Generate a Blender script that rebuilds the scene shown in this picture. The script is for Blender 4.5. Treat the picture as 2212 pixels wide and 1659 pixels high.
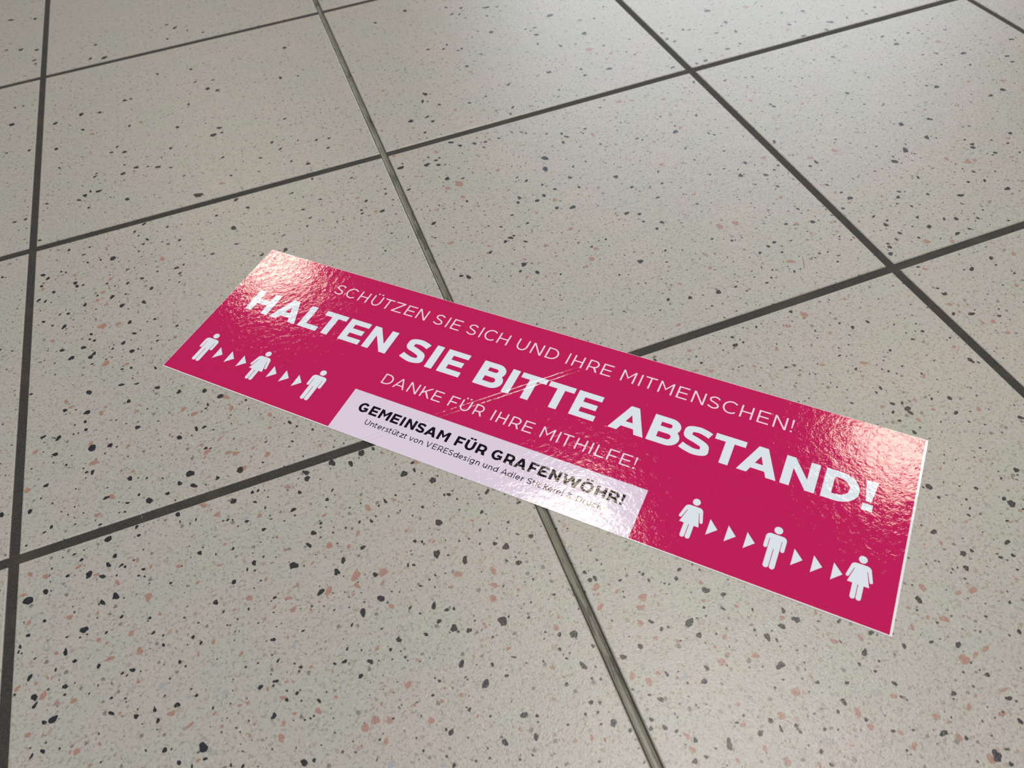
import bpy, bmesh, math, random
from mathutils import Matrix, Vector
from mathutils.geometry import delaunay_2d_cdt

SC = bpy.context.scene
COL = SC.collection
for o in list(bpy.data.objects):
    bpy.data.objects.remove(o)

# ------------------------------------------------------------------ camera
cam_d = bpy.data.cameras.new('camera')
cam = bpy.data.objects.new('camera', cam_d)
COL.objects.link(cam)
R3 = ((0.93773868, 0.30920139, -0.15824245),
      (-0.33857088, 0.71195787, -0.61521195),
      (-0.07756243, 0.63048433, 0.77231702))
M4 = Matrix(R3).to_4x4()
M4.translation = Vector((0.232843, -0.607917, 0.398134))
cam.matrix_world = M4
cam_d.sensor_fit = 'HORIZONTAL'
cam_d.sensor_width = 36.0
cam_d.lens = 1698.21 / 2212.0 * 36.0
cam_d.clip_start = 0.01
cam_d.dof.use_dof = True
cam_d.dof.focus_distance = 0.52
cam_d.dof.aperture_fstop = 13.0
SC.camera = cam

# ------------------------------------------------------------------ light
world = bpy.data.worlds.new('world')
SC.world = world
world.use_nodes = True
bg = world.node_tree.nodes['Background']
bg.inputs[0].default_value = (0.90, 0.96, 1.0, 1)
bg.inputs[1].default_value = 0.10


def area(name, loc, target, sx, sy, power, color):
    l = bpy.data.lights.new(name, 'AREA')
    l.shape = 'RECTANGLE'
    l.size, l.size_y = sx, sy
    l.energy = power
    l.color = color
    o = bpy.data.objects.new(name, l)
    o.location = loc
    o.rotation_euler = (Vector(target) - Vector(loc)).to_track_quat('-Z', 'Y').to_euler()
    COL.objects.link(o)
    return o


WARM = (1.0, 0.86, 0.66)
COOL = (0.93, 0.98, 1.0)
# the shop's ceiling lamps (2.8 m up), two added fill lights and its window front
area('ceiling_or_fill_lamp', (-0.14, 3.45, 2.8), (-0.14, 3.45, 0), 0.46, 0.42, 14, WARM)
area('ceiling_or_fill_lamp', (2.46, 0.86, 2.8), (2.46, 0.86, 0), 0.46, 0.46, 13, WARM)
area('ceiling_or_fill_lamp', (0.82, 1.05, 2.8), (0.82, 1.05, 0), 0.46, 0.36, 9.5, WARM)
area('ceiling_or_fill_lamp', (0.92, -0.15, 2.8), (0.92, -0.15, 0), 0.60, 0.50, 36, (1.0, 0.94, 0.86))
area('ceiling_or_fill_lamp', (-1.0, -1.9, 2.8), (-1.0, -1.9, 0), 1.2, 1.2, 57, COOL)  # added soft fill behind the camera, supplies most of the diffuse light
area('ceiling_or_fill_lamp', (1.9, -2.4, 2.8), (1.9, -2.4, 0), 1.2, 1.2, 4, COOL)  # weak second fill light, also added, no known fixture
area('shop_window', (3.1, 3.9, 1.9), (0.5, 0.0, 0.0), 3.0, 1.5, 76, (0.82, 0.91, 1.0))

SC.view_settings.view_transform = 'Standard'
SC.view_settings.look = 'None'
SC.view_settings.gamma = 1.0
SC.view_settings.use_curve_mapping = False
SC.view_settings.exposure = 0.0


# ------------------------------------------------------------------ node helpers
class NT:
    def __init__(self, name):
        self.m = bpy.data.materials.new(name)
        self.m.use_nodes = True
        self.t = self.m.node_tree
        self.b = self.t.nodes['Principled BSDF']

    def n(self, typ, **kw):
        nd = self.t.nodes.new(typ)
        for k, v in kw.items():
            if k.startswith('i_'):
                k2 = k[2:]
                nd.inputs[int(k2) if k2.isdigit() else k2.replace('_', ' ')].default_value = v
            else:
                setattr(nd, k, v)
        return nd

    def l(self, a, b):
        self.t.links.new(a, b)

    def math(self, op, a, b=None, c=None):
        nd = self.t.nodes.new('ShaderNodeMath')
        nd.operation = op
        for i, v in enumerate((a, b, c)):
            if v is None:
                continue
            if isinstance(v, (int, float)):
                nd.inputs[i].default_value = v
            else:
                self.l(v, nd.inputs[i])
        return nd.outputs[0]

    def noise(self, vec, scale, detail=2.0, rough=0.5, dist=0.0, col=False):
        nd = self.n('ShaderNodeTexNoise')
        nd.inputs['Scale'].default_value = scale
        nd.inputs['Detail'].default_value = detail
        nd.inputs['Roughness'].default_value = rough
        nd.inputs['Distortion'].default_value = dist
        self.l(vec, nd.inputs['Vector'])
        return nd.outputs['Color' if col else 'Fac']

    def ramp(self, fac, stops):
        nd = self.n('ShaderNodeValToRGB')
        e = nd.color_ramp.elements
        while len(e) > 1:
            e.remove(e[-1])
        e[0].position, e[0].color = stops[0][0], (*stops[0][1], 1) if len(stops[0][1]) == 3 else stops[0][1]
        for p, c in stops[1:]:
            x = e.new(p)
            x.color = (*c, 1)
        self.l(fac, nd.inputs[0])
        return nd.outputs[0]

    def step(self, fac, a, b):
        nd = self.n('ShaderNodeMapRange')
        nd.interpolation_type = 'SMOOTHSTEP'
        nd.inputs['From Min'].default_value = a
        nd.inputs['From Max'].default_value = b
        self.l(fac, nd.inputs['Value'])
        return nd.outputs[0]

    def mix(self, fac, a, b, blend='MIX'):
        nd = self.n('ShaderNodeMix', data_type='RGBA', blend_type=blend)
        if isinstance(fac, (int, float)):
            nd.inputs[0].default_value = fac
        else:
            self.l(fac, nd.inputs[0])
        for i, v in ((6, a), (7, b)):
            if isinstance(v, tuple):
                nd.inputs[i].default_value = (*v, 1)
            else:
                self.l(v, nd.inputs[i])
        return nd.outputs[2]

    def bump(self, height, dist, strength=1.0, normal=None):
        nd = self.n('ShaderNodeBump')
        nd.inputs['Distance'].default_value = dist
        nd.inputs['Strength'].default_value = strength
        self.l(height, nd.inputs['Height'])
        if normal is not None:
            self.l(normal, nd.inputs['Normal'])
        return nd.outputs[0]


def tile_bump(k, pos):
    f = k.noise(pos, 900.0, 2.0, 0.6)
    c = k.noise(pos, 60.0, 2.0, 0.5)
    b1 = k.bump(c, 0.00025)
    return k.bump(f, 0.00016, 1.0, b1)


# glazed stoneware body: warm pale ground with a fine mottle and tiny dots
def mat_tile():
    k = NT('speckled_stoneware')
    pos = k.n('ShaderNodeNewGeometry').outputs['Position']
    hue = k.noise(pos, 22.0, 3.0, 0.6)
    ground = k.ramp(hue, [(0.30, (0.365, 0.372, 0.330)), (0.50, (0.380, 0.363, 0.335)), (0.70, (0.405, 0.365, 0.340))])
    # fine worm-like grains, about 0.8 mm
    g1 = k.noise(pos, 600.0, 2.5, 0.6, 0.9)
    grain = k.step(g1, 0.53, 0.64)
    gt = k.noise(pos, 300.0, 1.0, 0.5)
    gcol = k.ramp(gt, [(0.35, (0.230, 0.225, 0.195)), (0.55, (0.265, 0.225, 0.185)), (0.7, (0.250, 0.240, 0.240))])
    c = k.mix(k.math('MULTIPLY', grain, 0.92), ground, gcol)
    # pale flecks
    g2 = k.noise(pos, 620.0, 2.0, 0.5, 0.3)
    c = k.mix(k.math('MULTIPLY', k.step(g2, 0.58, 0.70), 0.45), c, (0.50, 0.49, 0.45))
    # tiny black dots of 0.4 to 1.2 mm
    wob = k.noise(pos, 900.0, 2.0, 0.6)
    for scale, r, prob, col, mix in ((150.0, 0.075, 0.32, (0.035, 0.036, 0.04), 0.95),
                                     (105.0, 0.085, 0.30, (0.11, 0.105, 0.10), 0.75),
                                     (95.0, 0.085, 0.28, (0.30, 0.19, 0.155), 0.5),
                                     (80.0, 0.10, 0.18, (0.27, 0.275, 0.28), 0.45)):
        v = k.n('ShaderNodeTexVoronoi', voronoi_dimensions='2D')
        v.inputs['Scale'].default_value = scale
        k.l(pos, v.inputs['Vector'])
        sep = k.n('ShaderNodeSeparateColor')
        k.l(v.outputs['Color'], sep.inputs[0])
        rad = k.math('MULTIPLY', k.math('LESS_THAN', sep.outputs[0], prob), k.math('MULTIPLY_ADD', sep.outputs[1], r, r * 0.6))
        d = k.math('MULTIPLY_ADD', wob, 0.20, v.outputs['Distance'])
        d = k.math('SUBTRACT', d, 0.10)
        m = k.step(k.math('SUBTRACT', rad, d), 0.0, 0.02)
        c = k.mix(k.math('MULTIPLY', m, mix), c, col)
    k.l(c, k.b.inputs['Base Color'])
    k.b.inputs['Roughness'].default_value = 0.34
    k.b.inputs['Specular IOR Level'].default_value = 0.55
    k.l(tile_bump(k, pos), k.b.inputs['Normal'])
    return k.m


def mat_chip(name, stops, scale=500.0, pale=None):
    k = NT(name)
    pos = k.n('ShaderNodeNewGeometry').outputs['Position']
    c = k.ramp(k.noise(pos, scale, 3.0, 0.6), stops)
    k.l(c, k.b.inputs['Base Color'])
    k.b.inputs['Roughness'].default_value = 0.34
    k.b.inputs['Specular IOR Level'].default_value = 0.55
    k.l(tile_bump(k, pos), k.b.inputs['Normal'])
    return k.m


def mat_grout():
    k = NT('dark_grout')
    pos = k.n('ShaderNodeNewGeometry').outputs['Position']
    a = k.noise(pos, 1100.0, 3.0, 0.75)
    b = k.noise(pos, 45.0, 3.0, 0.6)
    c = k.ramp(a, [(0.30, (0.010, 0.0095, 0.008)), (0.55, (0.030, 0.028, 0.024)), (0.75, (0.075, 0.070, 0.060))])
    c = k.mix(k.step(b, 0.45, 0.75), c, (0.045, 0.038, 0.028))
    red = k.step(k.noise(pos, 16.0, 2.0, 0.6), 0.66, 0.74)
    c = k.mix(k.math('MULTIPLY', red, 0.35), c, (0.11, 0.016, 0.025))
    k.l(c, k.b.inputs['Base Color'])
    k.b.inputs['Roughness'].default_value = 0.75
    k.l(k.bump(a, 0.0004), k.b.inputs['Normal'])
    return k.m


def mat_strip():
    k = NT('grey_joint_sealant')
    pos = k.n('ShaderNodeNewGeometry').outputs['Position']
    mp = k.n('ShaderNodeMapping')
    mp.inputs['Scale'].default_value = (1.0, 0.14, 1.0)
    k.l(pos, mp.inputs['Vector'])
    a = k.noise(mp.outputs[0], 420.0, 4.0, 0.65)
    b = k.noise(mp.outputs[0], 210.0, 4.0, 0.7, 0.5)
    c = k.ramp(a, [(0.3, (0.115, 0.112, 0.082)), (0.6, (0.165, 0.162, 0.125)), (0.8, (0.20, 0.205, 0.18))])
    c = k.mix(k.math('MULTIPLY', k.step(b, 0.49, 0.62), 0.9), c, (0.038, 0.032, 0.020))
    k.l(c, k.b.inputs['Base Color'])
    k.b.inputs['Roughness'].default_value = 0.38
    k.l(k.bump(b, 0.0005), k.b.inputs['Normal'])
    return k.m


# laminated print: orange-peel relief, sagging slightly where it bridges the tile joint
JOINT_Y = -0.2992


def mat_print(name, color, rough=0.035, vary=0.0):
    k = NT(name)
    pos = k.n('ShaderNodeNewGeometry').outputs['Position']
    if vary:
        v = k.noise(pos, 1400.0, 2.0, 0.6)
        dk = tuple(x * (1 - vary) for x in color)
        lt = tuple(min(1, x * (1 + vary)) for x in color)
        k.l(k.ramp(v, [(0.35, dk), (0.65, lt)]), k.b.inputs['Base Color'])
    else:
        k.b.inputs['Base Color'].default_value = (*color, 1)
    k.b.inputs['Roughness'].default_value = rough
    k.b.inputs['IOR'].default_value = 1.5
    fine = k.noise(pos, 250.0, 3.5, 0.62, 0.6)
    big = k.noise(pos, 95.0, 2.0, 0.5)
    sep = k.n('ShaderNodeSeparateXYZ')
    k.l(pos, sep.inputs[0])
    wv = k.noise(pos, 260.0, 3.0, 0.6)
    dy = k.math('ABSOLUTE', k.math('ADD', k.math('ADD', sep.outputs[1], -JOINT_Y - 0.0030), k.math('MULTIPLY_ADD', wv, 0.0008, -0.0004)))
    q = k.math('DIVIDE', k.math('SUBTRACT', dy, 0.0016), 0.00048)
    ridge = k.math('EXPONENT', k.math('MULTIPLY', k.math('MULTIPLY', q, q), -1.0))
    ridge = k.math('MULTIPLY', ridge, k.step(sep.outputs[0], 0.372, 0.335))
    n1 = k.bump(big, 0.00009)
    n2 = k.bump(k.noise(pos, 720.0, 2.0, 0.5), 0.00003, 1.0, k.bump(fine, 0.00010, 1.0, n1))
    n3 = k.bump(ridge, 0.00022, 1.0, n2)
    k.l(n3, k.b.inputs['Normal'])
    return k.m


M_TILE = mat_tile()
M_BLACK = mat_chip('black_chip', [(0.30, (0.016, 0.017, 0.022)), (0.62, (0.022, 0.024, 0.030)), (0.76, (0.16, 0.16, 0.155))], 700.0)
M_PINK = mat_chip('pink_chip', [(0.30, (0.29, 0.165, 0.13)), (0.60, (0.34, 0.20, 0.165)), (0.75, (0.38, 0.31, 0.27))])
M_GREY = mat_chip('grey_chip', [(0.30, (0.275, 0.285, 0.305)), (0.60, (0.32, 0.325, 0.33)), (0.75, (0.37, 0.36, 0.34))])
M_GROUT = mat_grout()
M_STRIP = mat_strip()
M_VINYL = mat_print('white_vinyl', (0.80, 0.77, 0.80))
M_MAGENTA = mat_print('pink_print', (0.50, 0.012, 0.100), vary=0.06)
M_WHITE = mat_print('white_print', (0.70, 0.76, 0.85))
M_LILAC = mat_print('lilac_white_print', (0.70, 0.60, 0.75))
M_LIGHTINK = mat_print('pale_pink_print', (0.86, 0.66, 0.80))
M_INK = mat_print('black_print', (0.006, 0.003, 0.008))
M_FIBRE = NT('red_fibre').m
M_FIBRE.node_tree.nodes['Principled BSDF'].inputs['Base Color'].default_value = (0.30, 0.11, 0.09, 1)
M_HAIR = NT('pale_hair').m
M_HAIR.node_tree.nodes['Principled BSDF'].inputs['Base Color'].default_value = (0.42, 0.36, 0.26, 1)
M_DUST = NT('yellow_crumb').m
M_DUST.node_tree.nodes['Principled BSDF'].inputs['Base Color'].default_value = (0.45, 0.36, 0.06, 1)


def link(name, mesh, parent=None, **props):
    o = bpy.data.objects.new(name, mesh)
    COL.objects.link(o)
    if parent is not None:
        o.parent = parent
    for a, b in props.items():
        o[a] = b
    return o


def mesh(name, verts, faces, mats, idx=None):
    me = bpy.data.meshes.new(name)
    me.from_pydata(verts, [], faces)
    for m in mats if isinstance(mats, (list, tuple)) else [mats]:
        me.materials.append(m)
    if idx:
        me.polygons.foreach_set('material_index', idx)
    me.update()
    return me


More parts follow.
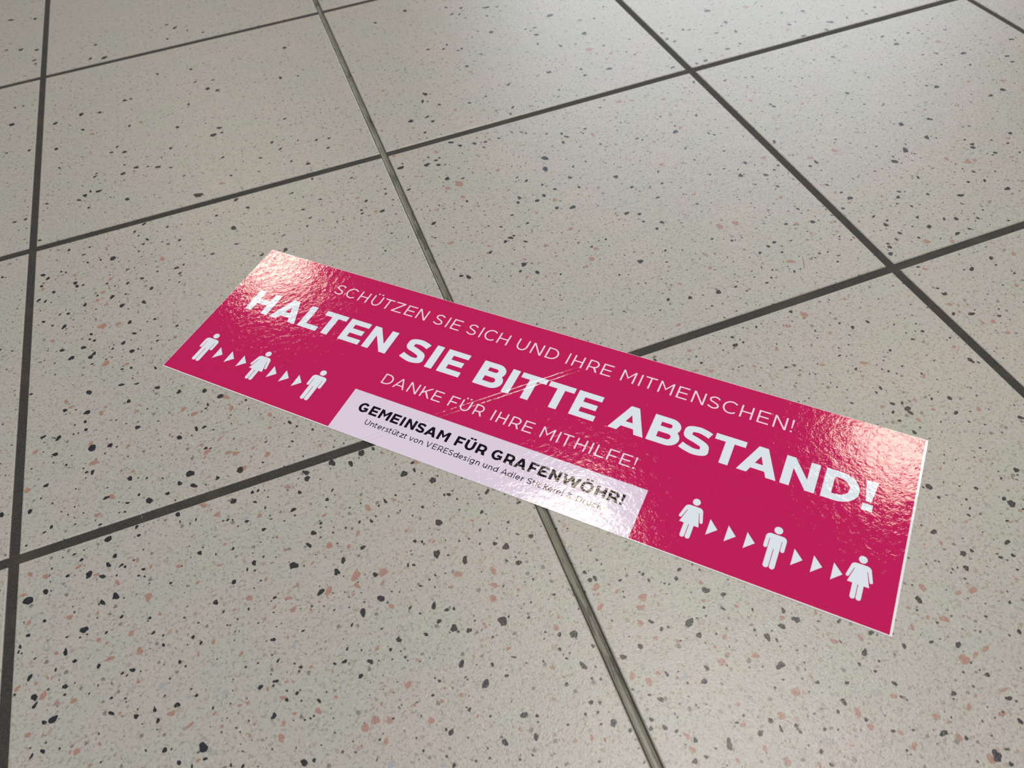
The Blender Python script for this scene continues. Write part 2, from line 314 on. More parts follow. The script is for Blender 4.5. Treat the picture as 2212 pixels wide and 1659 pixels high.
# chips that can be read off the photograph: x, y, width in 0.1 mm
CHIPS_B = '''440,-1815,38 658,-1836,29 766,-1872,19 898,-1967,28 1037,-2067,28 1301,-2222,34 1203,-2128,31 1213,-2263,24 1197,-2290,18 702,-2011,28 281,-1915,25 427,-1996,44 414,-2075,25 419,-2148,23 370,-2157,14 339,-2152,12 749,-2269,27 1008,-2467,30 1171,-2445,24 1121,-2439,30 144,-2096,31 242,-2147,37 457,-2323,45 570,-2349,33 613,-2378,13 223,-2278,36 457,-2523,29 421,-2509,18 685,-2669,29 1050,-2783,43 981,-2831,28 1063,-2883,37 1135,-2906,13 1211,-2887,23 1351,-2880,37 733,-2817,20 904,-2878,25 793,-2887,36 537,-2759,31 663,-2850,20 81,-2674,28 172,-2865,19 212,-2843,20 173,-2511,26 645,-2909,17 612,-2901,11 787,-2708,14 883,-2750,13 1536,-2728,17 1495,-2880,14 1226,-2491,13 1163,-2623,20 1194,-2636,13 50,-1663,23 69,-2919,12 472,-2900,12 295,-2396,15 328,-2332,12 309,-2793,11 952,-3055,27 961,-3111,15 1054,-3135,16 1285,-3095,30 1402,-3075,19 1436,-3077,17 1407,-3151,22 1461,-3214,15 1235,-3212,18 1263,-3223,11 1342,-3266,20 1483,-3308,13 1430,-3360,21 1243,-3417,18 1054,-3370,24 1345,-3556,26 1144,-3415,12 709,-3041,22 719,-3111,19 542,-3065,38 578,-3197,24 348,-3093,19 388,-3147,19 540,-3243,32 616,-3273,18 633,-3293,16 584,-3331,12 498,-2950,17 -89,-2629,29 430,-3264,37 505,-3307,31 311,-3224,19 190,-3280,31 95,-3300,47 575,-3463,36 502,-3474,31 1221,-3631,25 1303,-3583,18 1110,-3716,25 879,-3500,15 1367,-3681,11 1324,-3712,10 734,-3351,21 706,-3382,16 738,-3401,12 762,-3456,10 753,-3670,17 1145,-3788,16 1278,-3825,15 603,-3603,18 188,-3463,20 401,-3602,38 418,-3636,12 380,-3640,11 310,-3609,13 519,-3666,15 104,-3518,20 63,-3570,20 56,-3598,16 766,-3765,21 815,-3856,18 972,-3872,19 1009,-3920,16 1318,-3925,11 1192,-3926,11 1214,-3861,10 304,-3698,32 353,-3767,20 476,-3844,24 892,-3984,17 919,-4018,11 596,-3931,18 649,-3934,26 690,-3957,11 254,-3778,15 120,-3770,27 303,-3891,24 148,-3888,29 152,-3935,28 302,-3935,14 426,-3977,12 537,-4044,14 835,-4055,11 961,-4195,17 1279,-4275,23 861,-4207,25 750,-4191,18 535,-4124,28 656,-4187,23 762,-4250,21 1035,-4291,14 1326,-4440,20 1359,-4274,25 1381,-4049,24 245,-4044,40 201,-4043,21 199,-4189,23 144,-4193,23 695,-4375,13 785,-4407,22 969,-4465,42 972,-4522,18 848,-4493,20 907,-4533,15 1089,-4597,14 1144,-4623,15 1098,-4367,9 40,-3836,14 610,-4094,9 1152,-4459,8 1063,-4425,9 755,-4293,8 665,-4154,10 1157,-3874,10 1171,-3880,9 1182,-3975,10 1122,-4301,9 1362,-4129,9 1559,-3659,43 1780,-3793,35 1830,-3735,30 1980,-3890,25 1673,-3877,35 1976,-4039,34 1866,-4080,43 1794,-4126,19 2199,-4050,17 2111,-4151,19 2234,-4187,33 2237,-4280,23 2292,-4235,19 2331,-4244,17 2299,-4345,33 2370,-4386,25 2315,-4372,15 2432,-4410,10 2152,-4323,21 2010,-4300,26 1957,-4332,17 2280,-4540,36 1842,-4355,25 1778,-4410,23 1743,-4245,16 1715,-4305,21 1665,-4298,15 1540,-4060,16 1387,-4171,19 1494,-4249,16 1345,-4289,11 1453,-4375,18 1398,-4388,20 1552,-4453,22 1318,-4449,18 1495,-4522,11 1514,-4517,11 1467,-4519,10 2620,-4220,14 2166,-3903,20 2197,-3914,15 2254,-4032,12 2469,-4002,32 2132,-4559,11 2150,-4581,16 2203,-4639,10 2279,-4612,13 2365,-4679,38 2426,-4601,18 2476,-4681,18 2098,-4637,15 2249,-4770,17 2239,-4754,10 2335,-4836,12 2114,-4817,13 2131,-4839,24 2276,-4971,9 2362,-4976,27 2102,-4985,17 1984,-4870,12 1967,-4802,10 1428,-4715,30 1476,-4721,19 1798,-4745,12 1763,-4829,12 1291,-4597,10 1597,-4634,9 1522,-4666,8 1954,-4900,8 2553,-4404,46 2589,-4393,12 1425,-3813,17 2042,-4021,11 1722,-4008,10 1797,-3927,9 1952,-4385,10 2083,-4449,10 2026,-4422,9 1599,-4156,9 1596,-4423,10 2745,-4122,29 2785,-4244,12 2727,-4363,12 2857,-4368,16 2685,-4437,16 2802,-4581,20 2871,-4607,34 2721,-4574,10 2949,-4700,20 2774,-4652,18 2781,-4685,10 2789,-4710,16 2536,-4602,13 2853,-4775,35 2908,-4802,13 2740,-4830,20 2869,-4849,13 2909,-4867,14 2818,-4953,23 2858,-4971,17 2491,-4890,28 2549,-4917,17 2771,-4995,15 2831,-5008,13 2823,-5064,13 2879,-5081,31 2510,-5006,27 2466,-5076,14 2564,-5107,7 2455,-4809,9 2591,-4657,9 3060,-4311,19 3069,-4363,21 3097,-4363,24 3217,-4425,15 3345,-4439,16 3359,-4481,21 3428,-4529,12 3449,-4542,12 3537,-4486,23 3499,-4527,21 3637,-4529,15 3611,-4643,39 3685,-4698,23 3644,-4766,22 3556,-4725,15 3197,-4518,13 3269,-4693,22 3300,-4748,18 3337,-4750,13 3449,-4769,49 3496,-4763,13 3462,-4847,26 3544,-4769,12 3574,-4954,11 3161,-4790,24 3058,-4808,31 3131,-4723,10 3222,-4964,24 3418,-5006,24 3296,-5039,12 3374,-5062,25 3138,-5063,25 3097,-5024,13 3516,-5033,11 3055,-5131,23 3098,-5187,25 3142,-5221,16 3205,-5288,22 3343,-5360,40 3159,-5370,22 3217,-5371,18 3022,-4971,15 3025,-5167,19 3171,-5147,10 3175,-5166,9 3424,-5289,18 3289,-5164,10 3331,-5162,8 2940,-5291,11 2951,-5140,17 2942,-5226,9 2688,-4086,15 2880,-4248,10 3363,-4838,10 3163,-4300,12 3923,-4889,24 3955,-4954,31 3781,-4826,14 3872,-4959,31 3734,-4926,14 3726,-4952,10 3775,-4981,39 3810,-5010,18 3758,-5128,33 4055,-5003,15 4149,-5040,21 4259,-5149,25 4095,-5133,15 4171,-5222,32 4114,-5261,16 4210,-5283,12 4163,-5318,15 4211,-5399,24 4005,-5316,17 3877,-5263,20 3857,-5190,10 3923,-5088,9 3732,-5193,11 3889,-5415,17 3940,-5387,27 3781,-5384,12 3988,-5492,19 3786,-5461,14 3841,-5484,11 3673,-5399,17 3676,-5430,14 3600,-5387,24 3575,-5338,22 3502,-5369,26 3717,-5537,19 3727,-5603,21 4202,-5463,13 4276,-5668,35 4356,-5722,18 4655,-5647,26 4630,-5748,23 4494,-5826,16 4429,-5832,38 4464,-5882,18 4435,-5538,21 4640,-5523,22 4608,-5448,11 4925,-5407,22 4611,-5354,30 4502,-5295,20 4367,-5264,25 4585,-5092,31 4918,-5035,26 4874,-5082,12 4989,-5268,16 4832,-5285,14 4592,-5224,13 4851,-5014,12 5149,-5138,15 4077,-5672,12 4070,-5579,16 4158,-5608,10 4244,-5640,8 4354,-5623,11 4411,-5137,10 4357,-5192,10 4734,-5325,10 4587,-5687,10 5301,-4054,34 5296,-4086,34 5242,-3989,27 5298,-4007,21 5205,-4043,23 5201,-4112,20 5226,-4216,29 5477,-4049,16 5577,-4086,29 5538,-4191,27 5562,-4275,15 5631,-4327,12 5852,-4365,31 5371,-4276,10 5461,-4318,9 5561,-4367,10 5494,-4451,13 5509,-4480,10 5572,-4649,27 5458,-4662,16 5529,-4700,12 5516,-4687,7 5290,-4662,19 5062,-4557,34 5031,-4548,13 5114,-4638,12 5067,-4634,17 5194,-4701,14 5382,-4774,25 5395,-4813,35 5366,-4755,9 5429,-4864,14 5140,-4785,18 5301,-4890,17 4904,-4799,28 5212,-4993,30 4961,-4962,28 5011,-4965,20 5121,-5051,18 5117,-5028,12 5186,-5066,18 4815,-4954,11 4831,-5029,10 5159,-4955,8 5174,-4753,14 5240,-4458,9 5315,-4465,9 5124,-4093,9 5151,-4565,8 5021,-5067,7 5299,-4844,8 5030,-4767,7 4974,-4712,7 4923,-4694,7 96,-372,36 134,-431,31 103,-476,17 88,-507,24 183,-622,25 236,-392,19 272,-418,19 410,-252,22 441,-368,19 639,-405,43 747,-597,23 741,-767,25 852,-758,28 915,-909,35 345,-585,31 358,-630,34 404,-636,21 418,-880,30 512,-811,18 621,-876,35 690,-1010,34 852,-1044,40 71,-670,33 122,-705,26 166,-738,14 294,-925,23 233,-909,20 114,-938,23 181,-1011,19 266,-1061,37 497,-1078,13 739,-1223,29 768,-1358,28 686,-1424,28 461,-1230,22 484,-1308,21 450,-1280,17 405,-1349,36 254,-1311,32 480,-1444,26 455,-1469,34 322,-1422,36 610,-1452,19 586,-1420,10 743,-1535,32 788,-1533,16 563,-1540,15 464,-1544,16 731,-1701,22 895,-1773,25 669,-1687,21 925,-1506,17 930,-1454,17 921,-1268,21 1073,-1411,22 1127,-930,20 1140,-826,25 1120,-750,31 1177,-734,21 585,-700,17 644,-757,17 723,-890,15 294,-136,24 459,-174,18 917,-283,31 1169,-410,27 1076,-419,19 885,-332,19 1034,-369,16 844,-409,20 850,-202,19 543,-380,19 -221,-254,20 -98,-1163,16 -183,-1111,16 132,-1364,10 95,-1366,13 205,-1423,13 1460,-2328,21 1707,-2633,29 1746,-2684,17 1837,-2750,17 1697,-2791,18 1709,-2724,12 2090,-3048,37 2168,-3052,22 1902,-3053,37 2011,-3106,33 1738,-3063,37 1735,-3108,33 1675,-3190,25 1618,-3295,32 2299,-3308,40 2366,-3306,25 2369,-3250,20 2451,-3420,36 2730,-3622,31 2878,-3763,24 2146,-3451,28 2103,-3466,14 1822,-3304,21 1865,-3252,18 2215,-3434,14 2512,-3553,23 2487,-3545,17 2548,-3601,14 2403,-3711,38 2343,-3575,17 2038,-3551,23 1971,-3529,19 2070,-3528,14 2656,-3740,20 2610,-3847,17 2777,-3862,15 2867,-3994,23 2800,-3954,17 2661,-3961,23 2712,-4003,33 2581,-3930,13 1702,-3497,28 1662,-3564,31 1755,-3449,18 1952,-3699,27 2242,-3774,20 2278,-3793,18 2336,-3899,40 2394,-3930,15 2473,-3989,33 2292,-4020,16 394,2022,54 146,1968,39 409,1718,32 845,1571,31 1285,1324,34 1661,1122,40 1596,1026,56 1675,1029,27 818,2083,36 876,2087,25 1423,1695,32 571,1968,36 1165,2464,34 1418,3431,45 1334,3555,37 1319,3201,32 1544,3293,28 1706,3162,32 1504,2389,30 638,3113,52 492,3171,36 549,3472,33 163,1489,34 665,1181,30 785,1128,37 720,1251,30 1198,990,30 512,847,32 527,891,20 878,820,36 978,785,23 1068,735,39 1176,674,29 758,776,36 542,599,41 471,631,29 423,589,41 373,543,38 780,361,34 1373,140,61 640,459,19 455,390,25 100,618,25 198,1144,27 775,912,20 1107,877,20 1280,487,19 1674,300,28 1636,615,32 1956,449,25 2092,648,35 2320,569,22 2553,324,28 2478,496,32 2340,164,34 2208,272,22 1912,246,19 2147,505,32 2264,985,30 2590,470,25 2348,1760,36 2520,1712,25 2488,2359,41 1630,1905,43 1719,1824,36 1699,2053,29 1522,2102,26 1605,-449,43 1672,-74,39 1490,-220,24 1752,-229,35 2136,-196,27 2343,-388,26 2183,-463,29 2333,-73,27 1978,-723,25 2176,-691,23 1600,-665,20 902,-54,30 823,-132,27 1087,-189,21 972,-728,19 1777,-887,28 1962,-908,38 1408,-703,25 -159,467,28 -70,466,28 52,108,30 -84,1588,28 -292,1640,21 -273,2157,55 -175,2480,22 -257,2488,23 -83,3689,41 -258,3787,46 -414,3858,38 -102,3448,41 -87,3357,28 -129,4523,40 -409,4641,53 3346,394,41 3503,393,38 3528,298,31 3592,780,43 3535,666,39 3581,642,19 3663,539,26 3415,156,28 4309,1233,31 4109,1078,34 3850,1584,35 4053,1582,28 4294,2191,41 4367,2151,37 4426,2277,37 4282,2371,30 3855,2522,42 3494,2418,34 3997,1516,25 4126,1410,24 4168,1432,28 4546,1611,46 4427,1696,21 4333,1605,21 4620,1968,26 4398,2040,22 4673,2152,56 4784,2112,26 4942,1332,48 4980,1481,32 4917,1437,28 4883,1495,25 5077,1007,44 4888,1154,31 5452,1399,35 5214,1647,64 5598,1364,31 5785,1551,25 5382,1124,51 5731,800,26 5458,809,26 5226,971,20 5653,507,23 5604,594,23 4788,593,45 5084,502,29 5326,385,48 5073,382,35 4363,568,39 4265,178,37 4211,88,22 4111,197,25 4757,258,22 4706,153,22 4662,581,19 4103,473,22 3928,435,25 4976,-189,24 5061,-91,21 5040,-490,18 5036,-400,18 4722,-437,24 4681,-494,20 4531,-475,38 4510,-411,29 4473,-539,32 4751,-707,20 5063,-772,26 5096,-811,20 4389,-356,24 4199,-232,27 4231,-265,18 4124,-197,21 3584,-98,39 3643,-181,33 3767,-207,33 3862,-228,27 3987,-229,24 3823,-298,24 3295,-324,47 3077,-265,44 3106,-212,21 3387,-369,35 3423,-274,21 3386,-296,27 3338,-224,21 3441,-390,21 3399,-591,37 3521,-643,26 4245,-684,49 4193,-829,54 4417,-900,25 4334,-1026,30 4537,-878,20 4679,-1181,35 4735,-1363,29 4093,-1016,25 4164,-1117,27 4053,-1156,30 3981,-1192,33 3993,-910,28 3939,-833,23 3831,-1149,27 3862,-1097,36 4089,-1347,27 4206,-1394,43 4557,-1644,34 4643,-1694,26 4633,-1789,20 4352,-1178,22 3459,-952,22 3061,-592,29 3128,-1105,38 3261,-1220,16 3518,-1323,21 3605,-1375,19 3734,-1278,21 3812,-1422,21 3629,-1530,36 3661,-1518,21 3579,-1556,26 3720,-1621,28 3432,-1623,26 3617,-1859,38 3678,-1981,32 3569,-1917,22 3148,-1780,25 3195,-1815,38 3121,-1687,13 4213,-2256,17 3828,-2072,20 4155,-2043,12 4412,-2190,37 4285,-1858,18 4080,-1805,15 4231,-1848,13 4153,-1891,20 3091,-1278,19 3237,-903,14 3364,-1269,11 3245,-1632,13 3318,-1762,13 2695,-582,31 2788,-770,39 2632,-684,25 2628,-730,23 2869,-562,26 2907,-666,17 2881,-493,20 2415,-741,17 2789,-1076,16 2900,-1177,16 2692,-1260,16 2650,-212,24 2220,-597,23 6060,629,42 6103,553,36 6069,757,26 6242,299,29 6094,85,28 6192,92,40 5862,126,37 6180,-298,30 5916,-193,33 5797,-240,18 6722,651,43 6649,605,23 6281,718,30 6336,688,30 6537,505,32 6547,391,19 6715,442,39 6632,219,28 6477,187,31 6678,948,50 7202,771,20 7199,872,23 7303,559,23 7498,487,36 7235,314,32 7315,336,22 7234,58,40 7603,169,53 7487,24,37 7789,164,25 7994,143,31 7996,214,22 8144,219,28 7857,-296,39 7887,-469,42 8105,-350,27 8222,-356,21 8209,-421,18 8434,-457,30 8467,-231,18 8355,-306,18 7919,-405,21 7973,-734,23 8091,-773,26 8296,-880,43 8004,-951,23 8215,-1066,25 8825,-878,37 8588,-1093,34 8562,-1192,28 8499,-1102,14 8391,-859,14 6368,-341,21 6428,-356,21 6309,-471,15 6653,-316,21 6640,-464,15 6804,-582,18 7072,-359,24 7250,-395,30 7197,-500,15 7260,-728,20 7318,-839,23 7339,-766,14 7006,-970,31 7697,-851,17 7731,-1230,36 7671,-1175,22 8179,-1515,40 8036,-1542,29 7175,-1252,19 7032,-1182,19 6755,-1184,19 6624,-1163,14 6827,-1301,16 6984,-1071,14 6337,-865,34 6330,-822,23 5677,-687,32 5789,-817,14 5401,-827,40 5672,-1013,22 5641,-978,20 5438,-746,20 5390,-562,20 5364,-1080,25 5701,-1471,29 5632,-1255,22 5353,-1254,16 5583,-1603,34 5605,-1527,16 5509,-1468,19 5371,-1488,21 5763,-1684,34 5857,-1655,21 5916,-1617,21 5767,-1850,26 5625,-1757,16 6061,-1322,38 6207,-1709,39 6136,-1735,26 6183,-1822,15 6523,-1515,21 6487,-1548,19 6381,-1452,13 6596,-1610,16 6115,-1997,25 6157,-2125,22 6176,-2210,35 6751,-1739,21 7117,-1566,43 7366,-1606,35 7179,-1813,44 6921,-1881,57 6973,-1816,21 6755,-1971,41 6783,-1912,18 6953,-1951,15 7242,-1848,16 7150,-1651,16 7578,-1829,23 7419,-1967,23 7430,-2043,30 7407,-2081,35 7791,-2051,28 7599,-2063,18 7681,-2150,25 7473,-2225,15 7509,-2210,25 7449,-2193,12 7199,-2336,27 7151,-2271,17 6785,-2217,32 6955,-2168,15 7080,-2424,22 7197,-2462,27 7277,-2612,36 6921,-2531,41 6500,-2354,29 6547,-2301,25 6586,-2320,15 6717,-2417,22 6447,-2416,22 6521,-2485,24 6866,-2617,21 6202,-2467,26 6262,-2547,21 6224,-2584,31 6479,-2607,26 6636,-2705,28 6714,-2739,28 6856,-2798,23 6486,-2729,35 6382,-2678,19 6721,-2869,23 6614,-2876,39 6950,-2735,14 7345,-2402,15 6256,-2702,30 6191,-2750,23 6343,-2800,19 6111,-2763,23 6099,-2798,28 6061,-2860,32 6093,-2882,9 5769,-2331,34 5579,-2269,22 5330,-2433,24 5392,-2411,26 5125,-2265,22 5004,-2188,22 5511,-2446,19 5902,-2621,14 5849,-2554,14 5615,-2651,19 5726,-2728,16 5678,-2662,16 5563,-2678,16 5682,-2778,16 5354,-2737,16 5224,-2662,16 4856,-2493,14 5168,-2609,14 5239,-2468,24 5384,-2530,19 4584,-2275,17 4632,-2158,20 4755,-1858,30 4687,-1909,25 5101,-1775,23 5073,-1773,10 5549,-2073,15 5754,-2153,25 5752,-2118,15 5940,-2248,17 6057,-2292,24 5947,-2324,17 6541,-2009,18 6337,-2016,13 6602,-2109,10 4862,-1573,26 4974,-1423,21 5016,-1270,22 6144,-3053,20 6455,-3218,33 6628,-3251,15 6645,-3183,29 6680,-3368,17 6101,-3122,13 7674,-2287,17 7029,-2910,16 4564,-2673,28 4769,-2704,32 4903,-2706,25 4417,-2627,23 5119,-2761,21 5174,-2728,16 4657,-2686,12 4661,-2806,14 4320,-2699,14 4789,-2916,11 4952,-2774,14 5116,-3070,24 5518,-3355,28 5400,-3358,26 5345,-3292,17 5163,-3287,15 4832,-3101,18 4641,-3118,20 4622,-3189,28 4683,-3187,17 4529,-3195,13 4343,-3174,15 4347,-3236,19 5783,-3567,21 5789,-3495,13 5683,-3600,19 5495,-3623,17 5656,-3444,15 5903,-3683,14 6166,-3565,38 6314,-3650,19 6058,-3518,25 6131,-3344,26 6125,-3280,17 6531,-3429,13 5180,-3534,19 5207,-3670,23 4875,-3491,13 4818,-3485,17 4743,-3427,13 5379,-3765,16 5479,-3763,14 5892,-3891,40 5922,-3924,14 5034,-3645,10 4922,-3590,12 5059,-3791,10 5024,-3889,20 5252,-3858,20 5208,-3878,18 5549,-3862,14 5732,-4059,9 4591,-3552,14 4082,-3096,22 5710,-3206,11 5345,-3187,13 5390,-3092,10'''
CHIPS_P = '''288,-1840,29 324,-1903,28 518,-2043,37 751,-2123,25 1053,-2234,31 1119,-2306,39 1333,-2244,43 1359,-2358,33 1595,-2516,36 1578,-2624,20 98,-2203,30 465,-2451,44 686,-2401,21 635,-2585,20 704,-2621,20 1297,-2716,37 1341,-2740,40 1451,-2742,26 1531,-2828,34 572,-2766,34 59,-2503,35 1150,-2694,20 1167,-2656,41 1380,-2874,31 373,-2750,14 483,-2866,28 104,-2484,15 449,-2282,27 1421,-3256,24 1179,-3148,33 1203,-3370,16 703,-3277,24 776,-3350,24 931,-3410,29 1154,-3493,21 1110,-3047,33 1260,-2579,23 1139,-2584,20 548,-1999,19 100,-3129,32 186,-3177,29 370,-3188,29 473,-3281,26 588,-3381,31 1024,-3555,20 1291,-3761,32 1204,-3801,20 1416,-3867,20 1355,-3916,17 1395,-3684,23 752,-3539,41 324,-3494,31 103,-3442,26 808,-3669,20 475,-3530,20 66,-3251,26 690,-3842,36 649,-3722,27 479,-3693,27 536,-3825,39 520,-3728,17 256,-3683,25 235,-3816,17 213,-3807,17 155,-3816,17 192,-3897,41 58,-3807,31 263,-3965,26 348,-3986,28 830,-4239,34 576,-4141,19 916,-4333,29 1166,-4327,20 1207,-4332,18 1074,-3942,27 1207,-4063,26 990,-3976,22 676,-4010,17 1313,-4297,21 124,-4078,28 196,-4108,16 475,-4258,20 363,-4254,29 331,-4244,16 1194,-4493,16 1069,-4397,16 429,-4343,20 906,-3753,12 996,-3737,15 889,-3805,15 1224,-4448,13 1039,-4321,20 938,-4517,20 2024,-3891,42 1876,-3853,45 1870,-3915,37 1716,-3886,47 1559,-3785,25 1496,-3844,32 1511,-3920,29 1602,-3958,17 1839,-3960,17 2018,-4103,31 2411,-4060,36 2356,-4120,19 2598,-4113,41 2546,-4266,33 1456,-4065,17 1892,-4300,21 2074,-4436,18 2456,-4391,28 1996,-4541,31 1545,-4267,19 1539,-4501,29 1381,-4370,25 1365,-4496,22 1341,-4561,33 1423,-4470,16 1798,-4649,35 1864,-4676,26 1743,-4666,35 1999,-4649,20 1982,-4682,15 1824,-4763,26 2231,-4687,22 2134,-4680,20 2163,-4625,14 1707,-4743,15 2058,-4751,28 1646,-4334,14 2189,-4991,15 2531,-4552,18 1637,-4467,16 1413,-4298,15 1442,-4308,11 2006,-3953,22 1653,-3929,15 2277,-4814,15 2351,-4525,14 1846,-4584,16 2689,-4270,17 3083,-4412,40 3075,-4453,19 3175,-4476,25 3288,-4557,39 3254,-4603,36 3347,-4620,20 3214,-4678,27 3574,-4691,23 3058,-4523,37 2799,-4540,27 3252,-4777,20 3184,-4944,24 3124,-4964,34 3059,-4909,28 3508,-4928,17 3576,-4902,22 3548,-4983,24 3501,-5007,34 2451,-4946,21 2677,-5089,21 2757,-5105,23 2706,-4727,20 2744,-4794,15 3178,-5258,31 3174,-5321,30 3472,-5216,19 3609,-4595,18 3714,-4779,20 3163,-4593,14 3348,-4839,22 3344,-5437,20 2925,-5116,12 3013,-5216,16 2812,-5133,14 2833,-4492,21 3671,-5042,36 3895,-4920,23 4067,-5119,28 4197,-5152,30 4069,-4956,23 3757,-5265,37 3971,-5451,33 3987,-5527,26 4098,-5597,21 3865,-5229,17 3635,-5335,31 3446,-5308,27 3554,-5521,30 3486,-5436,24 4034,-5075,15 4171,-5448,24 4644,-5042,34 4791,-5132,28 4865,-5149,36 4637,-5223,38 4463,-5199,25 4566,-5184,20 4510,-5108,18 4590,-5423,44 4653,-5424,29 4718,-5418,32 4665,-5607,26 4578,-5692,30 4459,-5615,30 4292,-5595,28 4332,-5637,21 4329,-5708,30 4119,-5668,30 4398,-5832,32 3676,-5585,25 3859,-5566,14 4991,-5210,17 4524,-5581,14 4531,-5155,13 5109,-5181,15 4528,-5847,11 5381,-4016,23 5173,-3984,23 5434,-4119,23 5304,-4151,31 5351,-4141,13 5676,-4220,25 5579,-4379,13 5436,-4526,23 5197,-4481,19 5313,-4903,16 4896,-4871,20 5149,-5008,14 4811,-4842,12 5101,-4815,12 5407,-4866,18 537,-1176,53 553,-790,34 575,-946,27 511,-868,30 601,-761,21 630,-482,18 593,-265,26 1020,-588,42 186,-1180,33 559,-1581,44 702,-1651,31 339,-481,26 245,-438,28 655,-1202,33 613,-656,31 191,-471,24 97,-547,28 811,-1062,20 1859,-2894,24 1613,-3122,33 2038,-3454,35 2215,-3108,22 2388,-3253,29 1947,-3597,28 1773,-3611,34 1878,-3661,24 2587,-3772,20 2198,-3460,25 1785,-3404,25 2341,-3817,20 2212,-3691,17 1662,-3684,20 1495,-3439,21 1526,-3542,21 2576,-4197,32 957,1584,42 495,1597,38 1584,219,43 1950,1574,24 2094,1246,24 476,1269,24 3907,-209,33 3421,-177,39 3293,-250,30 3444,-885,33 3364,-718,37 3826,-668,34 3471,-707,57 3189,-1389,47 3040,-1362,24 3208,-953,30 3491,-1328,21 3903,-1112,25 3977,-1107,25 4111,-1248,35 3919,-1336,24 4092,-1627,31 3851,-1726,26 4174,-1922,30 4101,-2012,40 4034,-2072,22 3644,-1806,30 3792,-2045,22 3447,-1552,23 3592,-1997,22 4512,-1715,18 4379,-1322,19 4747,-544,35 4579,-586,23 4366,-554,26 4051,-570,20 4435,119,31 5171,-178,36 5280,-213,36 5301,808,60 5331,693,33 5456,634,33 5377,557,32 5214,549,32 4735,1049,37 5236,1262,34 3239,1029,33 3849,604,29 3773,388,32 3843,124,25 4106,959,33 4957,667,26 5099,-526,23 4976,-522,23 2635,-511,26 2737,-750,25 4672,-132,24 3068,-68,27 5872,-1478,35 5081,-1195,30 5776,-1418,21 6193,-1636,32 5135,-1657,34 5251,-2101,42 5124,-2087,47 5715,-1982,25 5651,-2303,32 5887,-2393,19 5686,-2437,22 5866,-2498,21 5388,-2640,47 5197,-2572,21 4839,-2458,28 4878,-2337,22 6117,-2106,30 6722,-1498,21 6179,-1170,28 6242,-1021,28 6742,-871,28 6576,-939,25 6212,-692,35 6310,-598,26 5541,-322,39 5479,-581,29 5300,-807,28 5467,-792,37 5595,-467,24 7422,-1475,32 7335,-1442,22 7497,-1388,27 8020,-1282,36 7702,-1535,27 8242,-605,44 8198,-520,30 7728,-2096,28 7582,-2309,30 7246,-2217,40 7305,-2222,35 7130,-2113,35 7568,-2371,22 6673,-2163,27 6757,-2185,20 6367,-2858,39 6526,-2937,32 6424,-1642,39 6769,-2288,12 6408,-2344,17 6139,-2254,22 6172,-3088,27 6810,-3211,29 7055,832,50 7893,400,32 7166,234,38 6374,100,31 7474,-278,36 8277,-1401,35 6304,-1007,22 4564,-2521,28 5182,-3130,55 5024,-3177,31 5506,-3114,22 4369,-2873,29 5239,-3345,21 4851,-3322,26 5282,-3646,37 5038,-3558,27 4328,-3111,26 4281,-3280,32 4373,-3322,28 4640,-3396,21 6144,-3465,19 6098,-3436,28 6108,-3518,21 6176,-3658,29 6244,-3675,31 6608,-3469,28 6529,-3540,17 5872,-3758,29 6257,-3792,25 5547,-3888,22 5210,-3736,18 4964,-2705,16 6048,-3721,16'''
CHIPS_G = '''1014,-2655,29 853,-2649,32 754,-2598,20 966,-2751,31 1332,-3241,40 516,-2821,28 890,-3285,26 321,-3317,34 216,-3637,30 797,-4077,35 918,-4184,35 1023,-4094,26 1103,-4230,28 906,-3473,23 1485,-3982,27 1481,-4128,33 1485,-4183,16 1510,-4190,16 1961,-4165,33 1872,-4316,28 1716,-4264,26 1688,-4402,27 1726,-4407,20 2086,-4184,21 2299,-4059,29 1759,-4006,24 1819,-4878,51 1565,-3886,22 2225,-4626,24 2056,-4964,23 1478,-4556,18 2730,-4339,26 3727,-4646,39 3406,-4659,23 3403,-4938,32 3297,-5009,32 2582,-4473,18 3131,-4878,26 3264,-5196,17 2847,-4179,24 3216,-4843,24 3833,-4795,34 4110,-5406,41 4008,-5616,37 4009,-5361,32 3788,-5525,35 4955,-5330,30 4537,-5341,25 4578,-5362,25 4592,-5730,18 4340,-5395,22 4176,-5100,23 3548,-5230,29 5135,-4532,32 5061,-4836,30 5271,-4775,25 4856,-4753,22 5007,-4938,24 5338,-4180,20 2060,-3337,25 1890,-3399,28 4558,-943,28 4437,-995,28 4604,-1519,53 4446,-663,29 5440,-2050,32 4987,-2027,20 7095,-2792,28 7052,-2510,24 4628,-2917,38 5791,-4132,23 6116,-3564,32'''
LITTER_RED = [(0.54917, -0.26233, 0.00020), (0.54732, -0.26639, 0.00024), (0.54546, -0.26986, 0.00022), (0.54391, -0.27343, 0.00020)]
LITTER_HAIR = [(0.07369, -0.29655, 0.00010), (0.07418, -0.29778, 0.00012), (0.07439, -0.29923, 0.00012), (0.07461, -0.30034, 0.00010)]

# ------------------------------------------------------------------ floor: grout bed, tiles, sealant joint
# joint centre lines (metres) and half widths
P = 0.30
XJ = {-1: -0.3002, 0: 0.0, 1: 0.2989, 2: 0.5990, 3: 0.9020, 4: 1.2020, 5: 1.5020}
YJ = {-3: -0.8995, -2: -0.5995, -1: -0.2992, 0: 0.0, 1: 0.2990, 2: 0.5985, 3: 0.8980}
XW = {0: 0.0029, 1: 0.00275, 2: 0.0030, 3: 0.0027}
YW = {-1: 0.00315, 0: 0.0033, 1: 0.0032}


